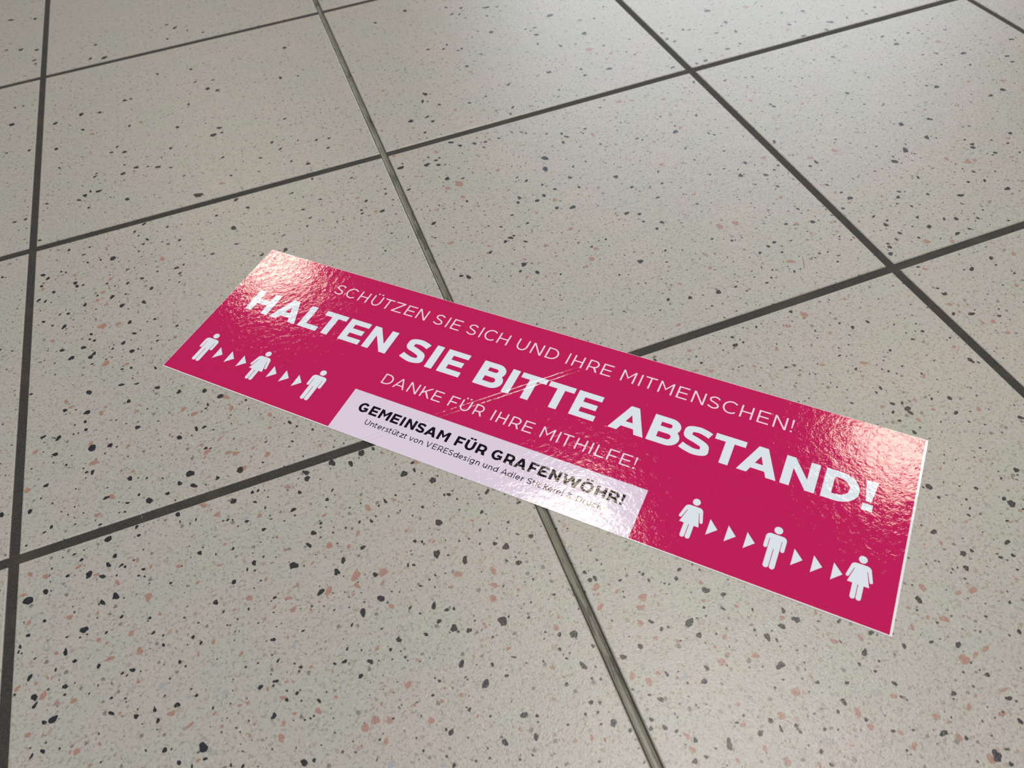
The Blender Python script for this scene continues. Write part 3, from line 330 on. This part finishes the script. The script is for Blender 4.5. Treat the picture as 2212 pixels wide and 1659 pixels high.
def xj(i, y):          # the joints are not laid perfectly straight: small measured drift
    base = XJ[i]
    if i == 1:
        base = 0.2987 + 0.0006 * max(0, (y + 0.1) / 0.4)
    if i == 2:
        base = 0.5987 + (0.0018 * max(0, (-0.30 - y) / 0.12) if y < -0.30 else 0)
    return base


def yj(j, x):
    base = YJ[j]
    if j == 0:
        return -0.0003 + 0.0007 * math.cos(x * 9)
    if j == 1:
        return 0.3005 - 0.0130 * max(0.0, min(x, 0.34)) if x < 0.34 else 0.2961
    if j == -1:
        return -0.2995 + 0.0008 * x
    return base


gb = bmesh.new()
gx0, gx1, gy0, gy1, gz = XJ[-1] - 0.003, XJ[5] + 0.003, YJ[-3] - 0.003, YJ[3] + 0.003, -0.0007
bmesh.ops.create_cube(gb, size=1.0)
for v in gb.verts:
    v.co = Vector(((gx0 if v.co.x < 0 else gx1), (gy0 if v.co.y < 0 else gy1), (-0.05 if v.co.z < 0 else gz)))
me = bpy.data.meshes.new('floor')
gb.to_mesh(me)
gb.free()
me.materials.append(M_GROUT)
floor = link('floor', me, label='shop floor of square speckled stoneware tiles with dark grey grout', kind='structure')

rnd = random.Random(7)


def parse(s, t):
    out = []
    for it in s.split():
        x, y, w = it.split(',')
        out.append((int(x) * 1e-4, int(y) * 1e-4, int(w) * 1e-4, t))
    return out


SEEN = parse(CHIPS_B, 0) + parse(CHIPS_P, 1) + parse(CHIPS_G, 2)


def blob(cx, cy, w, t, z):
    n = 8 if w < 0.0014 else (12 if w < 0.0024 else 17)
    asp = rnd.uniform(0.50, 0.92)
    if t == 2:
        w *= 0.78
    rot = rnd.uniform(0, math.pi)
    rx = w * 0.5 * 1.24
    jag = rnd.uniform(0.06, 0.17)
    ph = [rnd.uniform(0, 6.28) for _ in range(3)]
    am = [rnd.uniform(0.04, 0.20), rnd.uniform(0.03, 0.16), rnd.uniform(0.02, 0.10)]
    pts = []
    for i in range(n):
        a = 2 * math.pi * i / n
        r = 1 + am[0] * math.sin(2 * a + ph[0]) + am[1] * math.sin(3 * a + ph[1]) + am[2] * math.sin(5 * a + ph[2]) + rnd.uniform(-jag, jag)
        u, v = rx * r * math.cos(a), rx * asp * r * math.sin(a)
        pts.append((cx + u * math.cos(rot) - v * math.sin(rot), cy + u * math.sin(rot) + v * math.cos(rot), z))
    return pts


def tile_mesh(corners, bevel=0.0009):
    # corners counter-clockwise on the top face; chamfered rim, 8 mm deep
    cx = sum(p[0] for p in corners) / 4
    cy = sum(p[1] for p in corners) / 4

    def inset(d, z):
        out = []
        for i in range(4):
            p, a, b = Vector(corners[i]), Vector(corners[i - 1]), Vector(corners[(i + 1) % 4])
            da, db = (a - p).normalized(), (b - p).normalized()
            out.append(((p + (da + db) * d).x, (p + (da + db) * d).y, z))
        return out
    rings = [inset(0, -0.008), inset(0, -bevel), inset(bevel * 0.3, -bevel * 0.35), inset(bevel, 0.0)]
    vs = [v for r in rings for v in r]
    fs = []
    for k in range(3):
        for i in range(4):
            j = (i + 1) % 4
            fs.append((k * 4 + i, k * 4 + j, k * 4 + 4 + j, k * 4 + 4 + i))
    fs.append((12, 13, 14, 15))
    fs.append((3, 2, 1, 0))
    return vs, fs


def in_view(x, y, m=0.0):
    p = cam.matrix_world.inverted() @ Vector((x, y, 0))
    if p.z > -0.05:
        return False
    return abs(p.x / -p.z) < 1106 / 1698.2 + m and abs(p.y / -p.z) < 829.5 / 1698.2 + m


for i in range(-1, 5):
    for j in range(-3, 3):
        w0, w1 = XW.get(i, 0.0029), XW.get(i + 1, 0.0029)
        h0, h1 = YW.get(j, 0.0032), YW.get(j + 1, 0.0032)
        x0, x1, y0, y1 = XJ[i], XJ[i + 1], YJ[j], YJ[j + 1]
        cs = [(xj(i, y0) + w0, yj(j, x0) + h0), (xj(i + 1, y0) - w1, yj(j, x1) + h0),
              (xj(i + 1, y1) - w1, yj(j + 1, x1) - h1), (xj(i, y1) + w0, yj(j + 1, x0) - h1)]
        vs, fs = tile_mesh(cs)
        t = link('tile', mesh('tile', vs, fs, M_TILE), floor)
        # inlaid chips of this tile
        lo = (cs[0][0] + cs[3][0]) / 2, (cs[0][1] + cs[1][1]) / 2
        hi = (cs[1][0] + cs[2][0]) / 2, (cs[2][1] + cs[3][1]) / 2
        mine = [c for c in SEEN if x0 < c[0] <= x1 and y0 < c[1] <= y1]
        # chips where the photograph shows nothing of the tile
        for _ in range(330):
            x, y = rnd.uniform(lo[0], hi[0]), rnd.uniform(lo[1], hi[1])
            kind = rnd.choices((0, 1, 2), (0.62, 0.30, 0.08))[0]
            w = rnd.uniform(0.0012, 0.0030) * rnd.choice((0.7, 1.0, 1.3))
            if not in_view(x, y, 0.01):
                mine.append((x, y, w, kind))
        V, F, I = [], [], []
        for n_, (x, y, w, kind) in enumerate(mine):
            r = w * 0.5 + 0.0011
            x = min(max(x, lo[0] + r), hi[0] - r)
            y = min(max(y, lo[1] + r), hi[1] - r)
            pts = blob(x, y, w, kind, 0.00002 + 0.00003 * (2 - kind) + 1e-8 * n_)
            b = len(V)
            V += pts
            F.append(tuple(range(b, b + len(pts))))
            I.append(kind)
        if V:
            link('stone_chips', mesh('stone_chips', V, F, [M_BLACK, M_PINK, M_GREY], I), t, kind='stuff')

# smooth sealant strip filling the joint that runs under the middle of the sticker
V, F = [], []
N = 60
for s in range(N + 1):
    y = YJ[-3] + (YJ[3] - YJ[-3]) * s / N
    c = xj(1, y)
    for dx, z in ((-0.00232, -0.0012), (-0.00215, -0.00030), (-0.0009, -0.00055), (0.0007, -0.00062), (0.00195, -0.00035), (0.00212, -0.0012)):
        V.append((c + dx - 0.0001, y, z))
for s in range(N):
    for q in range(5):
        a = s * 6 + q
        F.append((a, a + 1, a + 7, a + 6))
link('expansion_joint', mesh('expansion_joint', V, F, M_STRIP), floor, label='grey smooth sealant strip between two rows of tiles')

# ------------------------------------------------------------------ stroke lettering
# every glyph is drawn in a box: x 0..w, y 0..h; tv / th = thickness of upright / level strokes


def stroke(pts, tv, th, closed=False):
    """quads along a centre line; thickness follows the direction of the line"""
    n = len(pts)
    L, R = [], []
    for i in range(n):
        if closed:
            a, b = pts[i - 1], pts[(i + 1) % n]
        else:
            a, b = pts[max(i - 1, 0)], pts[min(i + 1, n - 1)]
        dx, dy = b[0] - a[0], b[1] - a[1]
        l = math.hypot(dx, dy) or 1
        dx, dy = dx / l, dy / l
        t = 0.5 * math.sqrt((tv * dy) ** 2 + (th * dx) ** 2)
        L.append((pts[i][0] - dy * t, pts[i][1] + dx * t))
        R.append((pts[i][0] + dy * t, pts[i][1] - dx * t))
    return [[L[i], R[i], R[(i + 1) % n], L[(i + 1) % n]] for i in range(n if closed else n - 1)]


def ell(cx, cy, rx, ry, a0, a1, n=20, e=2.0):
    out = []
    for i in range(n + 1):
        a = math.radians(a0 + (a1 - a0) * i / n)
        c, s = math.cos(a), math.sin(a)
        out.append((cx + rx * math.copysign(abs(c) ** (2 / e), c), cy + ry * math.copysign(abs(s) ** (2 / e), s)))
    return out


def rect(x0, y0, x1, y1):
    return [(x0, y0), (x1, y0), (x1, y1), (x0, y1)]


def spine(keys, n=10):
    """Catmull-Rom through the keys"""
    out = []
    k = [keys[0]] + list(keys) + [keys[-1]]
    for i in range(1, len(k) - 2):
        p0, p1, p2, p3 = k[i - 1], k[i], k[i + 1], k[i + 2]
        for j in range(n):
            t = j / n
            out.append(tuple(0.5 * (2 * p1[d] + (p2[d] - p0[d]) * t + (2 * p0[d] - 5 * p1[d] + 4 * p2[d] - p3[d]) * t * t +
                                    (-p0[d] + 3 * p1[d] - 3 * p2[d] + p3[d]) * t ** 3) for d in (0, 1)))
    out.append(keys[-1])
    return out


def glyph(c, w, h, tv, th, xh=0.73):
    a, b = tv / 2, th / 2
    bold = tv / h > 0.17
    P_ = []

    def dots(x0, x1, y, dw, dh):
        P_.append(rect(x0, y, x0 + dw, y + dh))
        P_.append(rect(x1 - dw, y, x1, y + dh))
    if c in 'Ü':
        P_ += glyph('U', w, h, tv, th)
        dw, dh = (w * 0.27, h * 0.175) if bold else (tv * 1.15, th * 1.2)
        dots(w * (0.19 if bold else 0.23), w * (0.80 if bold else 0.77), h * (1.105 if bold else 1.13), dw, dh)
    elif c == 'Ö':
        P_ += glyph('O', w, h, tv, th)
        dots(w * 0.23, w * 0.78, h * 1.09, w * 0.215, h * 0.175)
    elif c == 'H':
        P_ += [rect(0, 0, tv, h), rect(w - tv, 0, w, h), rect(a, h / 2 - b, w - a, h / 2 + b)]
    elif c == 'I':
        P_ += [rect(0, 0, w, h)]
    elif c in 'EF':
        top = w * (0.99 if c == 'E' else 1.0)
        mid = w * (0.91 if c == 'E' else 0.86)
        P_ += [rect(0, 0, tv, h), rect(a, h - th, top, h)]
        if c == 'E':
            P_ += [rect(a, h / 2 - b, mid, h / 2 + b), rect(a, 0, w, th)]
        else:
            P_ += [rect(a, h * 0.46 - b, mid, h * 0.46 + b)]
    elif c == 'L':
        P_ += [rect(0, 0, tv, h), rect(a, 0, w, th)]
    elif c == 'T':
        P_ += [rect(0, h - th, w, h), rect(w / 2 - a, 0, w / 2 + a, h)]
    elif c == 'A':
        ap = tv * (1.02 if bold else 0.95)
        d = tv * (1.10 if bold else 1.08)
        m = w / 2
        P_ += [[(0, 0), (d, 0), (m + ap / 2, h), (m - ap / 2, h)], [(w - d, 0), (w, 0), (m + ap / 2, h), (m - ap / 2, h)]]
        y0 = h * (0.185 if bold else 0.24)
        y1 = y0 + th * 0.95
        f = (m - ap / 2) / h
        P_ += [[(f * y0 + d * .4, y0), (w - f * y0 - d * .4, y0), (w - f * y1 - d * .4, y1), (f * y1 + d * .4, y1)]]
    elif c == 'V':
        d = tv * 1.08
        m = w / 2
        P_ += [[(0, h), (d, h), (m + d * .45, 0), (m - d * .45, 0)], [(w - d, h), (w, h), (m + d * .45, 0), (m - d * .45, 0)]]
    elif c == 'N':
        k = tv * (0.95 if bold else 1.12)
        P_ += [rect(0, 0, tv, h), rect(w - tv, 0, w, h)]
        P_ += [[(0, h), (k, h), (w, 0), (w - k, 0)]]
    elif c == 'M':
        vy = h * (0.26 if bold else 0.30)
        k = tv * (1.0 if bold else 1.0)
        P_ += [rect(0, 0, tv, h), rect(w - tv, 0, w, h)]
        e = th * 1.45
        P_ += [[(0, h), (k, h), (w / 2, vy + e), (w / 2, vy), (w / 2 - 0.001, vy)][:4], [(w - k, h), (w, h), (w / 2, vy), (w / 2, vy + e)]]
    elif c == 'W':
        d = tv * 1.02
        q = w * 0.27
        m = w / 2
        P_ += [[(0, h), (d, h), (q + d * .5, 0), (q - d * .5, 0)], [(m - d * .5, h), (m + d * .5, h), (q + d * .5, 0), (q - d * .5, 0)],
               [(m - d * .5, h), (m + d * .5, h), (w - q + d * .5, 0), (w - q - d * .5, 0)], [(w - d, h), (w, h), (w - q + d * .5, 0), (w - q - d * .5, 0)]]
    elif c == 'Z':
        k = tv * 1.35
        P_ += [rect(w * .04, h - th, w * .98, h), rect(0, 0, w, th), [(0, th * .8), (k, th * .8), (w * .98, h - th * .8), (w * .98 - k, h - th * .8)]]
    elif c == 'K':
        P_ += [rect(0, 0, tv, h), [(a, h * .28), (a, h * .28 + tv * 1.45), (w * .97 - tv * 1.3, h), (w * .97, h)],
               [(w * .36, h * .50), (w * .36 + tv * .75, h * .50 + tv * .85), (w, 0), (w - tv * 1.25, 0)]]
    elif c == '!':
        P_ += [[(0, h), (w, h), (w * .73, h * .305), (w * .27, h * .305)]]
        P_ += [rect(w * .04, 0, w * .92, h * .225)] if bold else [rect(w * .02, 0, w * .98, w * .92)]
    elif c == 'O':
        P_ += stroke(ell(w / 2, h / 2, w / 2 - a, h / 2 - b + h * .012, 0, 360, 44)[:-1], tv, th, True)
    elif c == 'C':
        an = 40 if bold else 44
        rx = (w - tv) / (1 + math.cos(math.radians(an)))
        P_ += stroke(ell(a + rx, h / 2, rx, h / 2 - b + h * .012, an, 360 - an, 34), tv, th)
    elif c == 'G':
        rx = (w - tv) / (1 + 0.86)
        ar = ell(a + rx, h / 2, rx, h / 2 - b + h * .012, 42, 315, 34)
        ar += [(w - a * 1.05, h * .13 + b * .3)]
        P_ += stroke(ar, tv, th)
        P_ += [rect(w - tv * .95, h * .12, w, h * .53), rect(w * .53, h * .53 - th * .92, w - a, h * .53)]
    elif c == 'D':
        r = min(h * .5, w * .62)
        P_ += [rect(0, 0, tv, h)]
        p = [(a, h - b), (w - a - r * .95, h - b)] + ell(w - a - r * .95, h / 2, r * .95, h / 2 - b, 90, -90, 26)[1:-1] + [(w - a - r * .95, b), (a, b)]
        P_ += stroke(p, tv, th)
    elif c == 'B':
        P_ += [rect(0, 0, tv, h)]
        m = h * .525
        r1 = (h - b - m) / 2
        x1 = w * .93 - a
        p = [(a, h - b), (x1 - r1 * 1.15, h - b)] + ell(x1 - r1 * 1.15, m + r1, r1 * 1.15, r1, 90, -90, 18)[1:-1] + [(x1 - r1 * 1.15, m), (a, m)]
        P_ += stroke(p, tv, th)
        r2 = (m - b) / 2
        x2 = w - a
        p = [(a, m), (x2 - r2 * 1.15, m)] + ell(x2 - r2 * 1.15, b + r2, r2 * 1.15, r2, 90, -90, 18)[1:-1] + [(x2 - r2 * 1.15, b), (a, b)]
        P_ += stroke(p, tv, th)
    elif c == 'R':
        P_ += [rect(0, 0, tv, h)]
        m = h * (.37 if bold else .375)
        r = (h - b - m) / 2
        x1 = w * .965 - a
        p = [(a, h - b), (x1 - r * 1.1, h - b)] + ell(x1 - r * 1.1, m + r, r * 1.1, r, 90, -90, 20)[1:-1] + [(x1 - r * 1.1, m), (a, m)]
        P_ += stroke(p, tv, th)
        k = tv * 1.15
        P_ += [[(w * .52 - k * .1, m), (w * .52 + k * .9, m + b), (w, 0), (w - k, 0)]]
    elif c == 'U':
        rx = w / 2 - a
        ry = h * .44
        p = [(a, h), (a, ry)] + ell(w / 2, ry, rx, ry - b + h * .012, 180, 360, 24)[1:-1] + [(w - a, ry), (w - a, h)]
        P_ += stroke(p, tv, th)
    elif c == 'S':
        k = [(w * .915 - a * .1, h * .835 - b * .3), (w * .74, h * .965 - b), (w * .48, h - b * .95), (w * .19 + a * .2, h * .90 - b * .5), (a + w * .03, h * .735),
             (w * .22, h * .59), (w * .52, h * .505), (w * .82 - a * .2, h * .405), (w - a, h * .265), (w * .86 - a * .2, h * .10 + b * .5),
             (w * .55, b * .95), (w * .26, h * .045 + b), (w * .02 + a * .35, h * .165 + b * .45)]
        P_ += stroke(spine(k, 6), tv * .97, th)
    # ---- small letters, x-height xh
    elif c in 'nu':
        H = h * xh
        rx, ry = (w - tv) / 2, H * .42
        if c == 'n':
            P_ += [rect(0, 0, tv, H)]
            P_ += stroke([(a, H * .45)] + ell(w / 2, H - b - ry, rx, ry, 180, 0, 16)[1:-1] + [(w - a, H - b - ry), (w - a, 0)], tv, th)
        else:
            P_ += [rect(w - tv, 0, w, H)]
            P_ += stroke([(a, H), (a, b + ry)] + ell(w / 2, b + ry, rx, ry, 180, 360, 16)[1:-1] + [(w - a, H * .55)], tv, th)
    elif c == 'ü':
        P_ += glyph('u', w, h, tv, th, xh)
        dots(w * .16, w * .84, h * .87, tv * 1.1, tv * 1.1)
    elif c == 't':
        P_ += stroke([(w * .30, h * .92), (w * .30, h * .22)] + ell(w * .30 + h * .17, h * .18, h * .17, h * .18 - b, 180, 300, 8)[1:], tv, th)
        P_ += [rect(0, h * xh - th, w * .95, h * xh)]
    elif c == 'e':
        H = h * xh
        rx, ry = w / 2 - a, H / 2 - b
        P_ += stroke(ell(w / 2, H / 2, rx, ry, 0, 318, 26), tv, th)
        P_ += [rect(a, H / 2 - b, w - a * .2, H / 2 + b)]
    elif c == 'r':
        H = h * xh
        P_ += [rect(0, 0, tv, H)]
        P_ += stroke([(a, H * .50)] + ell(w * 1.0, H * .50, w - a, H * .5 - b, 170, 95, 8), tv, th)
    elif c == 's':
        H = h * xh
        k = [(w * .88, H * .86), (w * .5, H - b), (w * .12 + a * .4, H * .76), (w * .5, H * .53), (w - a - w * .02, H * .27), (w * .52, b), (w * .06, H * .13)]
        P_ += stroke(spine(k, 5), tv, th)
    elif c == 'c':
        H = h * xh
        rx = (w - tv) / 1.74
        P_ += stroke(ell(a + rx, H / 2, rx, H / 2 - b, 42, 318, 24), tv, th)
    elif c == 'o':
        H = h * xh
        P_ += stroke(ell(w / 2, H / 2, w / 2 - a, H / 2 - b, 0, 360, 28)[:-1], tv, th, True)
    elif c in 'dg':
        H = h * xh
        P_ += stroke(ell(w / 2, H / 2, w / 2 - a, H / 2 - b, 0, 360, 28)[:-1], tv, th, True)
        if c == 'd':
            P_ += [rect(w - tv, 0, w, h * 1.03)]
        else:
            P_ += stroke([(w - a, H), (w - a, H * .05)] + ell(w / 2, H * .05, w / 2 - a, h * .27, 0, -140, 14)[1:], tv, th)
    elif c == 'z':
        H = h * xh
        P_ += [rect(0, H - th, w * .97, H), rect(0, 0, w, th), [(0, th * .7), (tv * 1.5, th * .7), (w * .97, H - th * .7), (w * .97 - tv * 1.5, H - th * .7)]]
    elif c == 'v':
        H = h * xh
        d = tv * 1.05
        P_ += [[(0, H), (d, H), (w / 2 + d * .45, 0), (w / 2 - d * .45, 0)], [(w - d, H), (w, H), (w / 2 + d * .45, 0), (w / 2 - d * .45, 0)]]
    elif c == 'i':
        P_ += [rect(0, 0, w, h * xh), rect(-w * .1, h * .89, w * 1.1, h * .89 + w * 1.2)]
    elif c == 'l':
        P_ += [rect(0, 0, w, h * 1.03)]
    elif c == 'k':
        H = h * xh
        P_ += [rect(0, 0, tv, h * 1.03), [(a, h * .22), (a, h * .22 + tv * 1.5), (w * .92 - tv * 1.4, H), (w * .92, H)],
               [(w * .36, H * .48), (w * .36 + tv * .8, H * .48 + tv * .8), (w, 0), (w - tv * 1.2, 0)]]
    elif c == '&':
        k = [(w * .96, h * .02), (w * .25, h * .66), (w * .22, h * .86), (w * .42, h - b), (w * .63, h * .84), (w * .58, h * .68), (w * .16, h * .40),
             (w * .06 + a, h * .22), (w * .36, b), (w * .72, h * .17), (w * .92, h * .46)]
        P_ += stroke(spine(k, 6), tv * .9, th)
    return P_


def union_faces(groups):
    """flat, non-overlapping triangles covering the union of the convex polygons of each group"""
    V, F = [], []
    for polys in groups:
        vs, fs = [], []
        for p in polys:
            for i in range(1, len(p) - 1):
                q = [p[0], p[i], p[i + 1]]
                q = [(round(x, 3), round(y, 3)) for x, y in q]
                a2 = (q[1][0] - q[0][0]) * (q[2][1] - q[0][1]) - (q[2][0] - q[0][0]) * (q[1][1] - q[0][1])
                if abs(a2) < 2e-4:
                    continue
                if a2 < 0:
                    q = q[::-1]
                b = len(vs)
                vs += [Vector(v) for v in q]
                fs.append([b, b + 1, b + 2])
        r = delaunay_2d_cdt(vs, [], fs, 0, 1e-5, True)
        b = len(V)
        V += [(v.x, v.y) for v in r[0]]
        F += [tuple(b + i for i in f) for f, o in zip(r[2], r[5]) if o]
    return V, F


# ------------------------------------------------------------------ the sticker
SL, SH, ST = 0.4826, 0.1292, 0.00032
stk = bpy.data.objects.new('floor_sticker', None)
COL.objects.link(stk)
stk.location = (0.18649, -0.08660, 0.0)
stk.rotation_euler = (0, 0, math.radians(-45.32))
stk['label'] = 'long glossy pink floor sticker asking in German to keep distance, lying across the tile joints'
stk['category'] = 'sticker'


def sheet(name, x0, y0, x1, y1, z0, z1, mat, label=None):
    V = [(x0, y0, z0), (x1, y0, z0), (x1, y1, z0), (x0, y1, z0), (x0, y0, z1), (x1, y0, z1), (x1, y1, z1), (x0, y1, z1)]
    F = [(3, 2, 1, 0), (4, 5, 6, 7), (0, 1, 5, 4), (1, 2, 6, 5), (2, 3, 7, 6), (3, 0, 4, 7)]
    o = link(name, mesh(name, V, F, mat), stk)
    if label:
        o['label'] = label
    return o


def printed(name, polys, z, mat, label=None):
    """polys in millimetres from the sticker's upper left corner, y negative downwards"""
    vs, fs = union_faces(polys)
    o = link(name, mesh(name, [(x * .001, y * .001, z) for x, y in vs], fs, mat), stk)
    if label:
        o['label'] = label
    return o


sheet('vinyl_sheet', 0, -SH, SL, 0, 0.00001, ST, M_VINYL, 'white vinyl sheet showing as a thin border at the right and lower edges')
sheet('pink_field', 0.0002, -0.1286, 0.4813, -0.0002, ST - 0.0001, ST + 0.00001, M_MAGENTA, 'glossy magenta pink printed ground')
sheet('white_panel', 0.1400, -0.12895, 0.3434, -0.0953, ST - 0.0001, ST + 0.00002, M_LILAC, 'pale lilac white panel at the lower edge')
ZT = ST + 0.00003


def line(text, base, h, tv, th, xs):
    polys = []
    chars = [c for c in text if c != ' ']
    assert len(chars) == len(xs), (text, len(chars), len(xs))
    for c, (x0, x1) in zip(chars, xs):
        polys.append([[(x0 + x, base + y) for x, y in p] for p in glyph(c, x1 - x0, h, tv, th)])
    return polys


HEAD = [(20.2, 39.7), (42.2, 64.8), (67.4, 83.2), (81.1, 99.7), (102.4, 119.2), (122.4, 141.8), (151.7, 169.8), (173.1, 178.6), (182.4, 199.2),
        (209.9, 229.0), (230.9, 236.3), (238.4, 256.5), (258.2, 276.2), (278.5, 295.4), (304.9, 327.8), (329.6, 348.7), (349.0, 367.3), (368.2, 386.8),
        (385.3, 408.3), (410.4, 429.8), (433.2, 453.0), (455.3, 461.8)]
printed('headline_lettering', line('HALTEN SIE BITTE ABSTAND!', -61.3, 20.45, 5.35, 4.35, HEAD), ZT, M_WHITE, 'bold white words HALTEN SIE BITTE ABSTAND!')
L1 = [(73.9, 80.8), (83.4, 91.8), (94.8, 102.3), (105.6, 113.3), (115.0, 122.8), (124.1, 132.2), (134.7, 142.0), (144.2, 152.1), (158.5, 165.4),
      (168.6, 169.6), (172.5, 179.6), (185.1, 192.0), (195.1, 196.1), (198.5, 206.9), (209.0, 216.8), (223.4, 231.4), (234.3, 242.3), (245.3, 253.9),
      (260.5, 261.5), (264.6, 271.9), (275.3, 282.8), (285.1, 292.2), (298.9, 308.0), (311.2, 312.2), (314.2, 321.8), (324.2, 333.4), (336.3, 343.4),
      (346.2, 354.1), (356.4, 363.5), (365.6, 374.3), (376.7, 384.3), (387.4, 394.5), (397.1, 405.0), (407.6, 408.8)]
printed('top_line_lettering', line('SCHÜTZEN SIE SICH UND IHRE MITMENSCHEN!', -23.75, 9.65, 1.05, 0.92, L1), ZT, M_LIGHTINK, 'thin white words SCHÜTZEN SIE SICH UND IHRE MITMENSCHEN!')
L3 = [(152.8, 160.2), (161.9, 170.4), (172.6, 179.8), (182.4, 189.7), (191.2, 197.9), (203.5, 209.7), (211.7, 218.7), (221.8, 228.3), (234.7, 235.7),
      (238.4, 244.8), (247.6, 254.4), (256.6, 263.1), (268.9, 277.1), (279.9, 280.9), (282.4, 289.4), (291.9, 298.6), (301.5, 302.5), (305.0, 311.0),
      (312.8, 319.1), (321.0, 327.5), (329.5, 330.7)]
printed('thanks_lettering', line('DANKE FÜR IHRE MITHILFE!', -84.6, 8.5, 0.98, 0.86, L3), ZT, M_LIGHTINK, 'thin white words DANKE FÜR IHRE MITHILFE!')
P1 = [(150.4, 157.3), (159.0, 165.0), (166.2, 174.0), (175.3, 181.2), (182.6, 184.4), (186.2, 193.0), (193.9, 199.9), (200.5, 208.5), (209.5, 217.3),
      (222.1, 227.8), (228.9, 235.5), (237.0, 243.6), (247.4, 254.5), (256.3, 262.8), (263.2, 271.1), (272.5, 278.0), (279.1, 285.1), (286.3, 292.9),
      (294.1, 305.4), (305.9, 313.9), (315.3, 321.8), (323.3, 329.9), (330.9, 333.0)]
printed('panel_heading_lettering', line('GEMEINSAM FÜR GRAFENWÖHR!', -110.45, 7.3, 1.88, 1.58, P1), ZT, M_INK, 'bold black words GEMEINSAM FÜR GRAFENWÖHR!')
P2 = [(160.8, 164.2), (165.1, 167.7), (168.1, 169.9), (170.6, 173.4), (174.2, 175.8), (176.3, 178.6), (178.9, 180.7), (181.4, 184.1), (184.5, 186.3),
      (187.1, 189.9), (190.2, 192.0), (193.8, 196.9), (197.4, 200.4), (201.2, 203.9), (206.0, 209.8), (210.8, 213.7), (214.6, 217.9), (218.7, 221.5),
      (222.1, 225.0), (225.7, 228.8), (229.4, 232.2), (232.7, 234.9), (235.8, 236.3), (237.1, 240.1), (241.2, 243.8), (246.1, 248.8), (249.8, 252.4),
      (253.1, 256.1), (258.4, 262.4), (262.7, 265.8), (266.8, 267.3), (267.9, 270.7), (271.7, 273.3), (275.5, 278.5), (278.9, 280.7), (281.5, 282.0),
      (282.6, 285.2), (286.5, 289.1), (289.2, 292.0), (292.6, 294.2), (294.5, 297.3), (298.1, 298.6), (301.0, 304.4), (307.2, 310.6), (311.4, 313.0),
      (313.6, 316.2), (316.9, 319.6), (320.3, 322.9)]
printed('panel_small_lettering', line('Unterstützt von VERESdesign und Adler Stickerei & Druck', -118.15, 4.05, 0.58, 0.53, P2), ZT, M_INK,
        'small black words Unterstützt von VERESdesign und Adler Stickerei & Druck')


def capsule_down(x0, x1, ytop, ybot, n=10):
    r = (x1 - x0) / 2
    return [(x1, ytop), (x0, ytop)] + ell((x0 + x1) / 2, ybot + r, r, r, 180, 360, n)


def man():
    ps = [ell(0, -92.1, 2.32, 2.3, 0, 360, 28)[:-1]]
    ps.append(ell(-3.05, -97.7, 2.6, 2.6, 180, 90, 8) + ell(3.05, -97.7, 2.6, 2.6, 90, 0, 8) + [(5.65, -98.3), (-5.65, -98.3)])
    ps.append(rect(-3.2, -105.5, 3.2, -97.5))
    for s in (-1, 1):
        a_ = sorted((s * 5.65, s * 3.50))
        ps.append(capsule_down(a_[0], a_[1], -98.0, -104.8))
        l_ = sorted((s * 3.15, s * 0.19))
        ps.append(capsule_down(l_[0], l_[1], -104.3, -116.5))
    ps[2] = rect(-3.18, -104.4, 3.18, -97.5)
    return ps


def woman():
    ps = [ell(0, -92.1, 2.2, 2.25, 0, 360, 28)[:-1]]
    ps.append(ell(-2.6, -97.9, 2.75, 2.8, 170, 90, 8) + ell(2.6, -97.9, 2.75, 2.8, 90, 10, 8) + [(4.9, -98.4), (-4.9, -98.4)])
    ps.append([(-3.0, -97.8), (-5.55, -107.35), (5.55, -107.35), (3.0, -97.8)])
    for s in (-1, 1):
        hand = ell(s * 5.98, -103.75, 0.86, 0.86, 0, 360, 14)[:-1]
        ps.append(hand)
        ps.append([(s * 3.42, -98.2), (s * 5.28, -97.5), (s * 6.82, -103.55), (s * 5.16, -103.98)])
        l_ = sorted((s * 2.85, s * 0.19))
        ps.append(capsule_down(l_[0], l_[1], -107.2, -116.4))
    return ps


for name, cx, fn in (('man_pictogram', 18.3, man), ('woman_pictogram', 65.05, woman), ('man_pictogram', 111.7, man),
                     ('woman_pictogram', 371.35, woman), ('man_pictogram', 417.7, man), ('woman_pictogram', 462.3, woman)):
    printed(name, [[[(cx + x, y) for x, y in p] for p in fn()]], ZT, M_WHITE)
for x in (28.7, 39.1, 49.7, 76.0, 86.4, 97.0, 381.6, 391.9, 402.4, 428.0, 438.3, 448.7):
    printed('arrow_triangle', [[[(x, -99.6), (x, -110.15), (x + 5.3, -104.85)]]], ZT, M_WHITE)


# ------------------------------------------------------------------ litter on the floor
def fibre(name, pts, r, mat, label):
    cu = []
    V, F = [], []
    m = 6
    for i, p in enumerate(pts):
        a, b = Vector(pts[max(i - 1, 0)]), Vector(pts[min(i + 1, len(pts) - 1)])
        d = (b - a).normalized()
        u = d.cross(Vector((0, 0, 1))).normalized()
        v = u.cross(d)
        rr = r * (0.5 if i in (0, len(pts) - 1) else 1)
        for k in range(m):
            t = 2 * math.pi * k / m
            V.append(tuple(Vector(p) + u * rr * math.cos(t) + v * rr * math.sin(t)))
    for i in range(len(pts) - 1):
        for k in range(m):
            F.append((i * m + k, i * m + (k + 1) % m, (i + 1) * m + (k + 1) % m, (i + 1) * m + k))
    F.append(tuple(range(m))[::-1])
    F.append(tuple((len(pts) - 1) * m + k for k in range(m)))
    o = link(name, mesh(name, V, F, mat), None, label=label, category='fibre')
    return o


fibre('fibre', LITTER_RED, 0.00016, M_FIBRE, 'short reddish fibre lying on the tile above the right half of the sticker')
fibre('fibre', LITTER_HAIR, 0.00009, M_HAIR, 'short pale hair lying over the grout joint at the lower left')
